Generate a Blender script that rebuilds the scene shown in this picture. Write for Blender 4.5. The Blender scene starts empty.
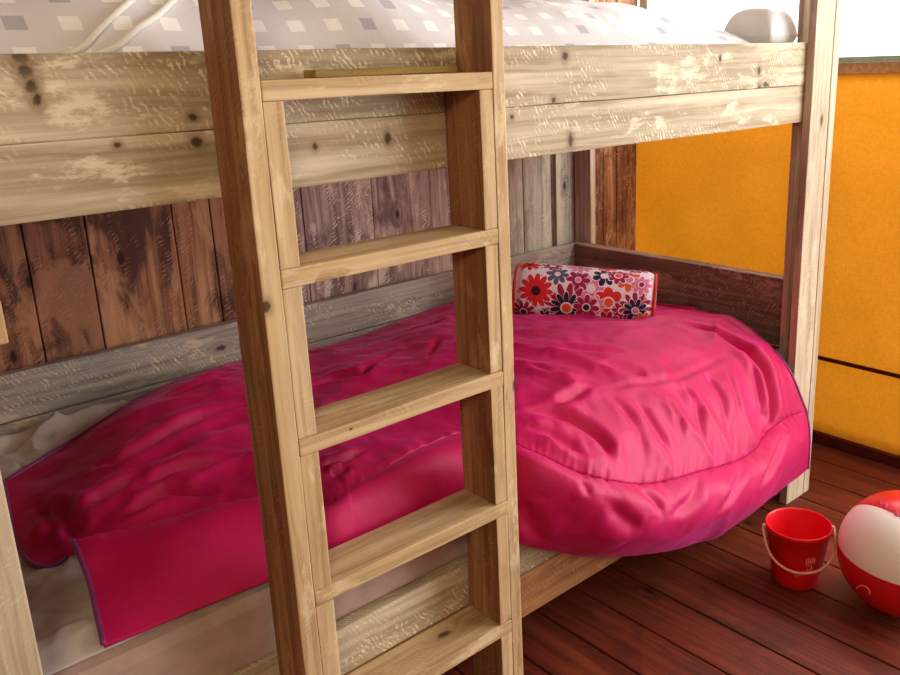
import bpy, bmesh, math, random
import numpy as np
from mathutils import Vector, Matrix, noise
random.seed(7)
C = bpy.context.scene.collection
PI = math.pi

# ------------------------------------------------------------------ helpers
def lin(r, g, b, a=1.0):
    f = lambda c: (c/255/12.92) if c/255 <= .04045 else ((c/255+.055)/1.055)**2.4
    return (f(r), f(g), f(b), a)

def thing(name, label, cat, loc=(0, 0, 0), group=None):
    o = bpy.data.objects.new(name, None); C.objects.link(o)
    o.location = loc; o.empty_display_size = .1
    o['label'] = label; o['category'] = cat
    if group: o['group'] = group
    return o

def tag(o, label, cat, group=None):
    o['label'] = label; o['category'] = cat
    if group: o['group'] = group
    return o

def attach(o, parent):
    """parent a mesh that is given in world coordinates to a thing (or to a part)"""
    if parent is None: return o
    m = Matrix.Identity(4); q = parent
    while q is not None:
        m = Matrix.Translation(q.location) @ q.rotation_euler.to_matrix().to_4x4() if q.parent is None else (
            world_of(q))
        break
    o.parent = parent
    o.matrix_parent_inverse = m.inverted()
    return o

def world_of(q):
    l = Matrix.Translation(q.location) @ q.rotation_euler.to_matrix().to_4x4()
    if q.parent is None: return l
    return world_of(q.parent) @ q.matrix_parent_inverse @ l

def link_mesh(name, me, mats, parent=None, smooth=False):
    o = bpy.data.objects.new(name, me); C.objects.link(o)
    for m in (mats if isinstance(mats, (list, tuple)) else [mats]): me.materials.append(m)
    if smooth:
        for p in me.polygons: p.use_smooth = True
    return attach(o, parent)

def from_bm(name, bm, mats, parent=None, smooth=False):
    me = bpy.data.meshes.new(name); bm.normal_update(); bm.to_mesh(me); bm.free()
    return link_mesh(name, me, mats, parent, smooth)

def bm_box(bm, a, b, mat=0, bev=0.0):
    g = bmesh.ops.create_cube(bm, size=1.0)
    vs = g['verts']
    s = [b[i]-a[i] for i in range(3)]; c = [(a[i]+b[i])/2 for i in range(3)]
    for v in vs: v.co = Vector((v.co.x*s[0]+c[0], v.co.y*s[1]+c[1], v.co.z*s[2]+c[2]))
    fs = list({f for v in vs for f in v.link_faces})
    for f in fs: f.material_index = mat
    if bev:
        es = list({e for v in vs for e in v.link_edges})
        r = bmesh.ops.bevel(bm, geom=es, offset=bev, segments=2, profile=.6, affect='EDGES')
        for f in r['faces']: f.material_index = mat

def board(name, boxes, axis, mat, parent=None, bev=.003, wob=.0012, side_shade=None):
    """sawn timber: one or more boxes in world coordinates, kept with local X along the grain;
    long faces are cut into short lengths so the edges can be a little uneven"""
    if not isinstance(boxes, list): boxes = [boxes]
    lo = [min(b[0][i] for b in boxes) for i in range(3)]; hi = [max(b[1][i] for b in boxes) for i in range(3)]
    c = Vector([(lo[i]+hi[i])/2 for i in range(3)])
    R = {'x': Matrix.Identity(3), 'y': Matrix.Rotation(PI/2, 3, 'Z'), 'z': Matrix.Rotation(-PI/2, 3, 'Y')}[axis]
    Ri = R.inverted(); bm = bmesh.new(); sd = random.random()*100
    for a, b in boxes:
        pa = Ri @ (Vector(a)-c); pb = Ri @ (Vector(b)-c)
        l = [min(pa[i], pb[i]) for i in range(3)]; h = [max(pa[i], pb[i]) for i in range(3)]
        sub = bmesh.new(); bm_box(sub, l, h)
        n = max(1, int((h[0]-l[0])/.06))
        es = [e for e in sub.edges if abs(e.verts[0].co.x-e.verts[1].co.x) > 1e-5]
        bmesh.ops.subdivide_edges(sub, edges=es, cuts=n, use_grid_fill=True)
        bmesh.ops.bevel(sub, geom=[e for e in sub.edges if e.calc_face_angle(0) > .5], offset=bev, segments=2, profile=.6, affect='EDGES')
        for v in sub.verts:
            for k in (1, 2):
                v.co[k] += wob*noise.noise(Vector((v.co.x*5+sd, v.co.y*9+k*31, v.co.z*9)))
        tmp = bpy.data.meshes.new('t'); sub.to_mesh(tmp); sub.free(); bm.from_mesh(tmp); bpy.data.meshes.remove(tmp)
    bm.normal_update()
    if side_shade:                                               # faces along world x: browner wood with side shade put into its colour
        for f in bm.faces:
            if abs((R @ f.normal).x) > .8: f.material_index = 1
    me = bpy.data.meshes.new(name); bm.to_mesh(me); bm.free()
    o = bpy.data.objects.new(name, me); C.objects.link(o); me.materials.append(mat)
    if side_shade: me.materials.append(side_shade)
    o.location = c; o.rotation_euler = R.to_euler()
    return attach(o, parent)

def lathe(profile, n=64, c=(0, 0, 0), closed=False):
    bm = bmesh.new(); rings = []
    for r, z in profile:
        rings.append([bm.verts.new((c[0]+r*math.cos(2*PI*k/n), c[1]+r*math.sin(2*PI*k/n), c[2]+z)) for k in range(n)])
    for a, b in zip(rings, rings[1:]):
        for k in range(n):
            bm.faces.new((a[k], a[(k+1) % n], b[(k+1) % n], b[k]))
    return bm, rings

def tube_bm(paths, r, n=8, bm=None, caps=True):
    bm = bm or bmesh.new()
    for pts in paths:
        pts = [Vector(p) for p in pts]; rings = []
        up = Vector((.13, .21, .97)).normalized()
        for i, p in enumerate(pts):
            t = (pts[min(i+1, len(pts)-1)]-pts[max(i-1, 0)]).normalized()
            a = t.cross(up)
            if a.length < .1: a = t.cross(Vector((1, 0, 0)))
            a.normalize(); b = t.cross(a).normalized()
            rr = r(i/(len(pts)-1)) if callable(r) else r
            rings.append([bm.verts.new(p+a*rr*math.cos(2*PI*k/n)+b*rr*math.sin(2*PI*k/n)) for k in range(n)])
        for q, s in zip(rings, rings[1:]):
            for k in range(n): bm.faces.new((q[k], s[k], s[(k+1) % n], q[(k+1) % n]))
        if caps:
            bm.faces.new(rings[0][::1]); bm.faces.new(rings[-1][::-1])
    return bm

def cr(P, m):
    """Catmull-Rom resampling of control rows P (k x ...) to m samples, chord-uniform in index"""
    P = np.asarray(P, float); k = len(P); out = []
    ext = np.concatenate([[2*P[0]-P[1]], P, [2*P[-1]-P[-2]]])
    for t in np.linspace(0, k-1, m):
        i = min(int(t), k-2); f = t-i
        p0, p1, p2, p3 = ext[i], ext[i+1], ext[i+2], ext[i+3]
        out.append(.5*((2*p1)+(-p0+p2)*f+(2*p0-5*p1+4*p2-p3)*f*f+(-p0+3*p1-3*p2+p3)*f**3))
    return np.array(out)

def surf(P, nu, nv):
    """P[cols][rows][3] -> (nu, nv, 3) smooth grid"""
    A = cr(P, nu)                                        # along columns
    return np.transpose(cr(np.transpose(A, (1, 0, 2)), nv), (1, 0, 2))

def grid_normals(G):
    du = np.gradient(G, axis=0); dv = np.gradient(G, axis=1)
    n = np.cross(du, dv); return n/(np.linalg.norm(n, axis=2, keepdims=True)+1e-9)

def grid_mesh(name, grids, uvs=None):
    vs, fs, uv = [], [], []
    for gi, G in enumerate(grids):
        b = len(vs); nu, nv = G.shape[:2]
        vs += [tuple(p) for p in G.reshape(-1, 3)]
        for i in range(nu-1):
            for j in range(nv-1):
                fs.append((b+i*nv+j, b+(i+1)*nv+j, b+(i+1)*nv+j+1, b+i*nv+j+1))
    me = bpy.data.meshes.new(name); me.from_pydata(vs, [], fs); me.update()
    return me

def fbm(x, y, z=0., o=4):
    s, a, f = 0., 1., 1.
    for k in range(o):
        s += a*noise.noise(Vector((x*f, y*f, z+k*7.3))); a *= .5; f *= 2.03
    return s

def ridge(x, y, z=0.):
    return 1-abs(noise.noise(Vector((x, y, z))))*2

# ------------------------------------------------------------------ materials
def newmat(name):
    m = bpy.data.materials.new(name); m.use_nodes = True
    nt = m.node_tree; nt.nodes.clear()
    out = nt.nodes.new('ShaderNodeOutputMaterial'); b = nt.nodes.new('ShaderNodeBsdfPrincipled')
    nt.links.new(b.outputs[0], out.inputs[0])
    return m, nt, b, out

class NT:
    def __init__(s, nt): s.nt = nt
    def n(s, t, **kw):
        o = s.nt.nodes.new(t)
        for k, v in kw.items(): setattr(o, k, v)
        return o
    def l(s, a, b): s.nt.links.new(a, b)
    def val(s, sock, v):
        if isinstance(v, bpy.types.NodeSocket): s.l(v, sock)
        else: sock.default_value = v
    def math(s, op, a, b=0., c=None, clamp=False):
        o = s.n('ShaderNodeMath', operation=op, use_clamp=clamp); s.val(o.inputs[0], a); s.val(o.inputs[1], b)
        if c is not None: s.val(o.inputs[2], c)
        return o.outputs[0]
    def vmath(s, op, a, b):
        o = s.n('ShaderNodeVectorMath', operation=op); s.val(o.inputs[0], a); s.val(o.inputs[1], b)
        return o.outputs[0]
    def noise(s, vec, scale=1., detail=4., rough=.55, dist=0.):
        o = s.n('ShaderNodeTexNoise'); s.l(vec, o.inputs['Vector']); o.inputs['Scale'].default_value = scale
        o.inputs['Detail'].default_value = detail; o.inputs['Roughness'].default_value = rough
        o.inputs['Distortion'].default_value = dist
        return o.outputs['Fac']
    def ramp(s, v, lo, hi):
        o = s.n('ShaderNodeMapRange', interpolation_type='SMOOTHSTEP'); s.val(o.inputs[0], v)
        s.val(o.inputs[1], lo); s.val(o.inputs[2], hi)
        return o.outputs[0]
    def mix(s, f, a, b, mode='MIX'):
        o = s.n('ShaderNodeMix', data_type='RGBA', blend_type=mode); s.val(o.inputs[0], f)
        s.val(o.inputs[6], a); s.val(o.inputs[7], b)
        return o.outputs[2]
    def bump(s, h, strength=.3, dist=.002):
        o = s.n('ShaderNodeBump'); s.l(h, o.inputs['Height']); o.inputs['Strength'].default_value = strength
        o.inputs['Distance'].default_value = dist
        return o.outputs[0]

def wood(name, base, dark, light, scuff=.5, saw=.5, knots=.6, axis='x', rough=.72, dirt=.3, grain=1., spots=()):
    m, nt, b, out = newmat(name); N = NT(nt)
    tc = N.n('ShaderNodeTexCoord'); oi = N.n('ShaderNodeObjectInfo')
    if axis == 'x': p0 = tc.outputs['Object']
    else:
        mp = N.n('ShaderNodeMapping'); N.l(tc.outputs['Object'], mp.inputs[0])
        if axis == 'z': mp.inputs['Rotation'].default_value = (0, PI/2, 0)
        if axis == 'y': mp.inputs['Rotation'].default_value = (0, 0, -PI/2)
        p0 = mp.outputs[0]
    rnd = N.n('ShaderNodeCombineXYZ')
    r = N.math('MULTIPLY', oi.outputs['Random'], 37.)
    for k in range(3): N.l(r, rnd.inputs[k])
    p = N.vmath('ADD', p0, rnd.outputs[0])
    # knots: sparse cells, drawn out along the grain
    ks = N.n('ShaderNodeSeparateXYZ'); N.l(p, ks.inputs[0]); kc = N.n('ShaderNodeCombineXYZ')
    N.l(N.math('MULTIPLY', N.math('ADD', ks.outputs[0], N.math('MULTIPLY', N.noise(p, 60., 2.), .012)), 5.), kc.inputs[0])
    N.l(N.math('MULTIPLY', N.math('ADD', N.math('ADD', ks.outputs[1], ks.outputs[2]), N.math('MULTIPLY', N.noise(p, 47., 2.), .010)), 10.), kc.inputs[1])
    vo = N.n('ShaderNodeTexVoronoi', voronoi_dimensions='2D'); N.l(kc.outputs[0], vo.inputs['Vector']); vo.inputs['Scale'].default_value = 1.
    sep = N.n('ShaderNodeSeparateColor'); N.l(vo.outputs['Color'], sep.inputs[0])
    on = N.math('GREATER_THAN', sep.outputs[0], 1-knots*.30)
    kd = N.math('SUBTRACT', 1., N.ramp(vo.outputs['Distance'], .04, .11))
    knot = N.math('MULTIPLY', kd, on)
    halo = N.math('MULTIPLY', N.math('SUBTRACT', 1., N.ramp(vo.outputs['Distance'], .06, .34)), on)
    # grain, bent round the knots
    big = N.noise(N.vmath('MULTIPLY', p, (1.3, 5., 5.)), 1., 3.)
    bend = N.n('ShaderNodeCombineXYZ')
    N.l(N.math('ADD', N.math('MULTIPLY', big, .05), N.math('MULTIPLY', halo, .03)), bend.inputs[1])
    N.l(N.math('MULTIPLY', big, .04), bend.inputs[2])
    pg = N.vmath('ADD', p, bend.outputs[0])
    g1 = N.noise(N.vmath('MULTIPLY', pg, (2.2, 85., 85.)), 1., 5., .65)
    g2 = N.noise(N.vmath('MULTIPLY', pg, (1.2, 28., 28.)), 1., 3.)
    col = N.mix(N.math('MULTIPLY', N.ramp(g1, .38, .68), .65*grain), base, dark)
    col = N.mix(N.math('MULTIPLY', N.ramp(g2, .48, .72), .55*grain), col, light)
    bs = (3.2, 8., 8.) if axis == 'x' else (2.6, 5.5, 5.5)
    blot = N.noise(N.vmath('MULTIPLY', p, bs), 1., 6., .62, .9)
    col = N.mix(N.math('MULTIPLY', N.ramp(blot, *((.52, .74) if axis == 'x' else (.46, .60))), dirt), col, dark)
    if axis == 'z':
        blot2 = N.noise(N.vmath('ADD', N.vmath('MULTIPLY', p, (2.9, 6.5, 6.5)), (5.3, 1.7, 9.1)), 1., 5., .6, .7)
        col = N.mix(N.math('MULTIPLY', N.ramp(blot2, .54, .62), .55), col, light)
    # saw marks: slanting rows of pale scratches, in patches
    sv = N.vmath('MULTIPLY', p, (1., .62, .62))
    dt = N.n('ShaderNodeVectorMath', operation='DOT_PRODUCT'); N.l(sv, dt.inputs[0]); dt.inputs[1].default_value = (1, 1, 1)
    wv = N.math('SINE', N.math('ADD', N.math('MULTIPLY', dt.outputs['Value'], 520.),
                               N.math('MULTIPLY', N.noise(p, 22., 4.), 26.)))
    wv = N.ramp(wv, -.1, .8)
    patch = N.ramp(N.noise(N.vmath('MULTIPLY', p, (2.6, 9., 9.)), 1.3, 2.), .42, .58)
    scr = N.ramp(N.noise(N.vmath('MULTIPLY', p, (34., 70., 70.)), 1., 5., .7), .46, .60)
    sawm = N.math('MULTIPLY', N.math('MULTIPLY', wv, patch), N.math('MULTIPLY', scr, saw))
    col = N.mix(sawm, col, light)
    # scuffed bare patches
    sc = N.math('MULTIPLY', N.ramp(N.noise(N.vmath('MULTIPLY', p, (5., 14., 14.)), 1., 9., .72), .56, .64), scuff)
    col = N.mix(sc, col, light)
    kcol = tuple(c*.22 for c in dark[:3])+(1,)
    col = N.mix(N.math('MULTIPLY', halo, .45), col, dark)
    col = N.mix(N.math('MULTIPLY', knot, .9), col, kcol)
    # single knots and checks where the board has them: (x, y, z, rx, ry, rz) in the board's own axes
    for x_, y_, z_, a_, b_, c_ in spots:
        q = N.vmath('MULTIPLY', N.vmath('ADD', tc.outputs['Object'], (-x_, -y_, -z_)), (1/a_, 1/b_, 1/c_))
        ln = N.n('ShaderNodeVectorMath', operation='LENGTH'); N.l(q, ln.inputs[0])
        dd = N.math('ADD', ln.outputs['Value'], N.math('MULTIPLY', N.noise(tc.outputs['Object'], 90., 3.), .9))
        col = N.mix(N.math('MULTIPLY', N.math('SUBTRACT', 1., N.ramp(dd, 1.3, 3.0)), .6), col, dark)
        col = N.mix(N.math('MULTIPLY', N.math('SUBTRACT', 1., N.ramp(dd, 1.1, 1.6)), .92), col, kcol)
    N.l(col, b.inputs['Base Color']); b.inputs['Roughness'].default_value = rough
    b.inputs['Specular IOR Level'].default_value = .25
    h = N.math('ADD', N.math('MULTIPLY', g1, .8), N.math('MULTIPLY', sawm, .6))
    N.l(N.bump(h, .45, .0025), b.inputs['Normal'])
    return m

def plain(name, col, rough=.6, spec=.3, noise_amt=0., nscale=30., sheen=0., bump=0., bscale=300., trans=0.):
    m, nt, b, out = newmat(name); N = NT(nt)
    tc = N.n('ShaderNodeTexCoord')
    f = N.noise(tc.outputs['Object'], nscale, 5.)
    d = tuple(c*(1-noise_amt) for c in col[:3])+(1,)
    l = tuple(min(1, c*(1+noise_amt*.6)) for c in col[:3])+(1,)
    N.l(N.mix(N.ramp(f, .3, .7), d, l), b.inputs['Base Color'])
    b.inputs['Roughness'].default_value = rough; b.inputs['Specular IOR Level'].default_value = spec
    if sheen: b.inputs['Sheen Weight'].default_value = sheen; b.inputs['Sheen Roughness'].default_value = .4
    if bump: N.l(N.bump(N.noise(tc.outputs['Object'], bscale, 3.), bump, .001), b.inputs['Normal'])
    if trans:
        t = N.n('ShaderNodeBsdfTranslucent'); N.l(N.mix(N.ramp(f, .3, .7), d, l), t.inputs[0])
        mx = N.n('ShaderNodeMixShader'); mx.inputs[0].default_value = trans
        N.l(b.outputs[0], mx.inputs[1]); N.l(t.outputs[0], mx.inputs[2]); N.l(mx.outputs[0], out.inputs[0])
    return m

def canvas(name, col, trans=.4):
    """woven tent cloth: fine warp and weft with slight slubs"""
    m, nt, b, out = newmat(name); N = NT(nt)
    tc = N.n('ShaderNodeTexCoord'); p = tc.outputs['Object']
    a = N.noise(N.vmath('MULTIPLY', p, (60., 60., 420.)), 1., 3.)
    c = N.noise(N.vmath('MULTIPLY', p, (420., 420., 50.)), 1., 3.)
    s = N.noise(p, 5., 4.)
    f = N.math('ADD', N.math('MULTIPLY', N.math('ADD', a, c), .4), N.math('MULTIPLY', s, .2))
    d = tuple(x*.88 for x in col[:3])+(1,); l = tuple(min(1, x*1.1) for x in col[:3])+(1,)
    cc = N.mix(N.ramp(f, .35, .65), d, l)
    N.l(cc, b.inputs['Base Color']); b.inputs['Roughness'].default_value = .8; b.inputs['Specular IOR Level'].default_value = .15
    N.l(N.bump(f, .25, .001), b.inputs['Normal'])
    t = N.n('ShaderNodeBsdfTranslucent'); N.l(cc, t.inputs[0])
    mx = N.n('ShaderNodeMixShader'); mx.inputs[0].default_value = trans
    N.l(b.outputs[0], mx.inputs[1]); N.l(t.outputs[0], mx.inputs[2]); N.l(mx.outputs[0], out.inputs[0])
    return m

M = {}
M['pine'] = wood('ladder_pine', lin(198, 166, 122), lin(142, 106, 68), lin(230, 208, 168), .5, .18, .4, dirt=.5)
M['warm_rail'] = wood('warm_brown_rail', lin(176, 122, 78), lin(120, 76, 44), lin(206, 160, 112), .4, .3, .4, dirt=.5)
M['pine_knot'] = wood('ladder_pine_with_knot', lin(198, 166, 122), lin(142, 106, 68), lin(230, 208, 168), .5, .18, .4, dirt=.5, spots=[(1.054-.90, -.051, .0125, .010, .014, .0075)])
M['pine_nail'] = wood('tread_pine_with_nail', lin(198, 166, 122), lin(142, 106, 68), lin(230, 208, 168), .5, .18, .4, dirt=.5, spots=[(1.326-1.451, -.051, .004, .0025, .01, .0022)])
RAIL = (lin(184, 167, 138), lin(134, 110, 80), lin(236, 222, 192), .7, .9, .5)
M['rail'] = wood('weathered_rail', *RAIL, dirt=.5)
M['rail_top'] = wood('weathered_top_rail', *RAIL, dirt=.5, spots=[(-.926, 0, .052, .012, .03, .009), (-.923, 0, .033, .010, .03, .012), (-.919, 0, .015, .009, .03, .012),
    (-.914, 0, -.003, .007, .03, .010), (-.708, 0, -.037, .008, .03, .007), (.832, 0, -.011, .008, .03, .014), (.837, 0, -.060, .012, .03, .014), (.651, 0, .023, .006, .03, .010), (.093, 0, .037, .010, .03, .010), (.058, 0, -.050, .008, .03, .007)])
M['rail_low'] = wood('weathered_lower_rail', *RAIL, dirt=.5, spots=[(-.822, 0, .041, .006, .03, .005), (-.707, 0, .036, .010, .03, .011), (-.508, 0, .012, .006, .03, .007),
    (-.362, 0, .015, .008, .03, .012), (.108, 0, -.026, .009, .03, .018), (-.062, 0, .033, .006, .03, .005)])
M['side_shade'] = wood('shaded_side_pine', lin(156, 108, 72), lin(92, 56, 34), lin(204, 160, 112), .45, .25, .5, dirt=.7)  # browner copy of the pine, shade of the side faces painted into it
M['post_side_shade'] = wood('shaded_side_post', lin(190, 164, 152), lin(128, 98, 88), lin(220, 196, 182), .4, .25, .3, dirt=.5)  # post sides: their shade is painted in as a duller tone
M['grey'] = wood('grey_board', lin(168, 158, 147), lin(106, 96, 88), lin(212, 196, 168), .7, 1., .6, dirt=.5)
M['brown'] = wood('brown_board', lin(122, 92, 78), lin(68, 46, 38), lin(176, 142, 122), .8, .8, .5, dirt=.6)
M['post'] = wood('pale_post', lin(198, 180, 152), lin(150, 126, 98), lin(230, 215, 190), .4, .3, .3, dirt=.3)
M['pl_red'] = wood('red_brown_plank', lin(148, 96, 72), lin(72, 42, 32), lin(190, 134, 100), .4, .5, .6, 'z', dirt=.9, grain=1.3)
M['pl_tan'] = wood('tan_plank', lin(168, 114, 82), lin(80, 46, 34), lin(208, 156, 112), .45, .4, .6, 'z', dirt=.95, grain=1.3)
M['pl_mauve'] = wood('mauve_plank', lin(180, 150, 138), lin(102, 74, 70), lin(226, 202, 184), .6, 1., .6, 'z', dirt=.8, grain=1.3)
M['pl_grey'] = wood('grey_plank', lin(186, 178, 160), lin(126, 112, 98), lin(224, 214, 192), .6, .9, .4, 'z', dirt=.5)
M['pl_dark'] = wood('dark_plank', lin(92, 64, 56), lin(56, 36, 32), lin(126, 94, 82), .2, .3, .3, 'z', dirt=.5)
M['pl_brown'] = wood('brown_plank', lin(166, 112, 78), lin(92, 56, 40), lin(224, 182, 138), .6, .9, .6, 'z', dirt=.7, grain=1.2)
M['deck'] = wood('deck_board', lin(114, 46, 29), lin(62, 24, 17), lin(146, 70, 46), .15, .1, .12, 'y', rough=.5, dirt=.5)
M['canvas'] = canvas('orange_canvas', lin(236, 190, 82), .42)
M['trimbrown'] = plain('brown_band', lin(196, 156, 106), .7, .2, .25, 60)
M['trimgreen'] = plain('green_band', lin(164, 184, 154), .7, .2, .15, 60)
M['maroon'] = plain('maroon_strap', lin(84, 28, 26), .6, .2, .25, 40)
M['ceiling'] = canvas('cream_canvas', lin(196, 184, 164), .12)
M['creamwall'] = canvas('pale_canvas', lin(206, 176, 138), .06)
M['dullwall'] = plain('dull_board_wall', lin(112, 78, 52), .8, .2, .2, 8)

# duvet satin
def satin():
    m, nt, b, out = newmat('pink_satin'); N = NT(nt)
    tc = N.n('ShaderNodeTexCoord'); p = tc.outputs['Object']
    f = N.noise(p, 9., 5.)
    N.l(N.mix(N.ramp(f, .3, .7), lin(180, 12, 74), lin(194, 19, 90)), b.inputs['Base Color'])
    b.inputs['Roughness'].default_value = .52; b.inputs['Specular IOR Level'].default_value = .25
    b.inputs['Sheen Weight'].default_value = .28; b.inputs['Sheen Roughness'].default_value = .35
    b.inputs['Sheen Tint'].default_value = lin(255, 110, 205)
    h = N.math('ADD', N.math('MULTIPLY', N.noise(p, 38., 4., .6, .8), 1.), N.math('MULTIPLY', N.noise(p, 900., 2.), .06))
    N.l(N.bump(h, .16, .006), b.inputs['Normal'])
    return m
M['satin'] = satin()
M['purple'] = plain('purple_binding', lin(128, 48, 110), .5, .4, .15, 60, sheen=.2)
M['mattress'] = plain('mattress_cloth', lin(178, 150, 138), .85, .2, .12, 20, bump=.3)
M['sheet'] = plain('grey_sheet', lin(196, 184, 174), .85, .2, .12, 14, bump=.2)
M['white_pipe'] = plain('white_piping', lin(240, 236, 226), .6, .3, .04)
M['white_cloth'] = plain('white_cloth', lin(228, 226, 226), .7, .3, .05, 14, sheen=.2)

def squares():
    """white bedspread cloth with a scatter of small woven squares (UV in metres)"""
    m, nt, b, out = newmat('square_print_cloth'); N = NT(nt)
    uv = N.n('ShaderNodeUVMap'); s = N.n('ShaderNodeSeparateXYZ'); N.l(uv.outputs[0], s.inputs[0])
    cell = .072
    def fr(v):
        q = N.math('DIVIDE', v, cell); return N.math('FRACT', q), N.math('FLOOR', q)
    fx, ix = fr(s.outputs[0]); fy, iy = fr(s.outputs[1])
    ins = N.math('MULTIPLY', N.math('LESS_THAN', N.math('ABSOLUTE', N.math('SUBTRACT', fx, .5)), .2),
                 N.math('LESS_THAN', N.math('ABSOLUTE', N.math('SUBTRACT', fy, .5)), .24))
    par = N.math('MODULO', N.math('ADD', ix, N.math('MULTIPLY', iy, 3.)), 4.)
    gr = N.math('LESS_THAN', par, .5)
    sq = N.mix(gr, lin(248, 247, 246), lin(186, 180, 190))
    base = N.mix(N.noise(uv.outputs[0], 12., 4.), lin(216, 211, 214), lin(228, 224, 226))
    N.l(N.mix(ins, base, sq), b.inputs['Base Color']); b.inputs['Roughness'].default_value = .75
    b.inputs['Specular IOR Level'].default_value = .25; b.inputs['Sheen Weight'].default_value = .2
    tc = N.n('ShaderNodeTexCoord')
    N.l(N.bump(N.noise(tc.outputs['Object'], 14., 4.), .4, .006), b.inputs['Normal'])
    return m
M['squares'] = squares()

def floral():
    """printed cotton: big daisies and clusters of petals in red, magenta and navy on white (UV in metres)"""
    m, nt, b, out = newmat('floral_cotton'); N = NT(nt)
    uv = N.n('ShaderNodeUVMap'); s = N.n('ShaderNodeSeparateXYZ'); N.l(uv.outputs[0], s.inputs[0])
    u, v = s.outputs[0], s.outputs[1]
    WH = lin(236, 214, 222); RED = lin(214, 38, 40); ORG = lin(232, 82, 48); MAG = lin(160, 22, 78); NAVY = lin(38, 26, 62)
    PNK = lin(222, 120, 158); DK = lin(70, 14, 26); GRY = lin(92, 88, 112)
    # small background sprigs
    vo = N.n('ShaderNodeTexVoronoi'); N.l(uv.outputs[0], vo.inputs['Vector']); vo.inputs['Scale'].default_value = 48.
    sc = N.n('ShaderNodeSeparateColor'); N.l(vo.outputs['Color'], sc.inputs[0])
    spr = N.math('SUBTRACT', 1., N.ramp(vo.outputs['Distance'], .34, .46))
    c = N.mix(N.math('MULTIPLY', spr, N.math('GREATER_THAN', sc.outputs[0], .55)), WH, PNK)
    c = N.mix(N.math('MULTIPLY', spr, N.math('GREATER_THAN', sc.outputs[1], .80)), c, GRY)
    def flower(c, cu, cv, R, n, col, heart, rot=0., inner=.45, hr=.24, sharp=1., line=True):
        du = N.math('SUBTRACT', u, cu); dv = N.math('SUBTRACT', v, cv)
        r = N.math('SQRT', N.math('ADD', N.math('MULTIPLY', du, du), N.math('MULTIPLY', dv, dv)))
        a = N.math('ARCTAN2', dv, du)
        pet = N.math('ABSOLUTE', N.math('COSINE', N.math('ADD', N.math('MULTIPLY', a, n/2), rot)))
        pet = N.math('POWER', pet, sharp)
        lim = N.math('MULTIPLY', N.math('ADD', N.math('MULTIPLY', pet, 1-inner), inner), R)
        if line:                                          # pale outline round the petals
            o = N.math('LESS_THAN', r, N.math('ADD', lim, .0035)); c = N.mix(o, c, WH)
        ins = N.math('LESS_THAN', r, lim); c = N.mix(ins, c, col)
        if heart is not None:
            c = N.mix(N.math('LESS_THAN', r, R*hr*1.35), c, RED if heart == DK else WH)
            c = N.mix(N.math('LESS_THAN', r, R*hr), c, heart)
        return c
    F = [(.243, .181, .046, 9, PNK, WH, .4, .45, .2, .6), (.20, .205, .034, 8, MAG, PNK, .2, .4, .2, .6), (.132, .221, .032, 8, GRY, WH, .3, .3, .2, .5),
         (.282, .229, .034, 7, NAVY, WH, .1, .3, .25, .5), (.36, .221, .036, 8, ORG, PNK, .2, .62, .3, .9), (.325, .235, .030, 8, MAG, ORG, .6, .6, .3, .9),
         (.169, .112, .070, 13, MAG, None, .0, .30, .2, .55), (.169, .112, .046, 11, NAVY, ORG, .5, .30, .28, .6),
         (.068, .161, .048, 12, RED, DK, .2, .60, .27, .8), (.301, .141, .042, 7, RED, ORG, .5, .74, .3, .9), (.262, .130, .026, 8, PNK, WH, .5, .6, .3, .9),
         (.345, .118, .028, 8, MAG, PNK, .2, .5, .3, .8), (.387, .130, .046, 11, MAG, None, .1, .28, .18, .6), (.387, .122, .034, 9, NAVY, PNK, .4, .28, .24, .6),
         (.232, .120, .036, 8, MAG, NAVY, .2, .4, .25, .6), (.415, .085, .030, 9, ORG, DK, .3, .5, .25, .8), (.40, .205, .028, 8, PNK, MAG, .1, .5, .25, .8),
         (.035, .268, .036, 9, RED, DK, .1, .5, .25, .8), (.11, .272, .030, 8, MAG, WH, .4, .5, .25, .8), (.20, .275, .036, 9, PNK, MAG, .4, .5, .25, .8),
         (.03, .085, .036, 10, MAG, NAVY, .2, .4, .25, .7), (.10, .065, .030, 9, NAVY, PNK, .6, .35, .25, .7), (.30, .072, .036, 9, MAG, DK, .4, .5, .25, .8),
         (.215, .048, .036, 8, NAVY, RED, .5, .5, .3, .9), (.28, .31, .042, 10, RED, DK, .5, .5, .25, .8), (.38, .31, .042, 10, MAG, NAVY, .5, .4, .25, .8),
         (.10, .36, .046, 9, NAVY, PNK, .5, .4, .25, .8), (.22, .40, .050, 10, ORG, DK, .5, .5, .25, .8), (.34, .42, .046, 9, MAG, PNK, .5, .5, .25, .8)]
    for f in F: c = flower(c, f[0], f[1], f[2]*1.16, *f[3:])
    N.l(c, b.inputs['Base Color']); b.inputs['Roughness'].default_value = .7; b.inputs['Specular IOR Level'].default_value = .25
    tc = N.n('ShaderNodeTexCoord')
    N.l(N.bump(N.noise(tc.outputs['Object'], 30., 4.), .3, .004), b.inputs['Normal'])
    return m
M['floral'] = floral()
M['redpipe'] = plain('red_piping', lin(206, 48, 44), .6, .3, .1)
M['redplastic'] = plain('red_plastic', lin(224, 14, 32), .38, .45, .04, 6)
M['handle'] = plain('pale_pink_plastic', lin(236, 170, 156), .45, .4, .04)
M['print'] = plain('pale_print', lin(238, 150, 150), .6, .2, .05)
M['vinyl_red'] = plain('red_vinyl', lin(214, 22, 34), .3, .5, .03, 5)
M['vinyl_white'] = plain('white_vinyl', lin(246, 240, 234), .3, .5, .02, 5)
M['magenta_print'] = plain('magenta_print', lin(190, 16, 96), .4, .4, .03)
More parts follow.
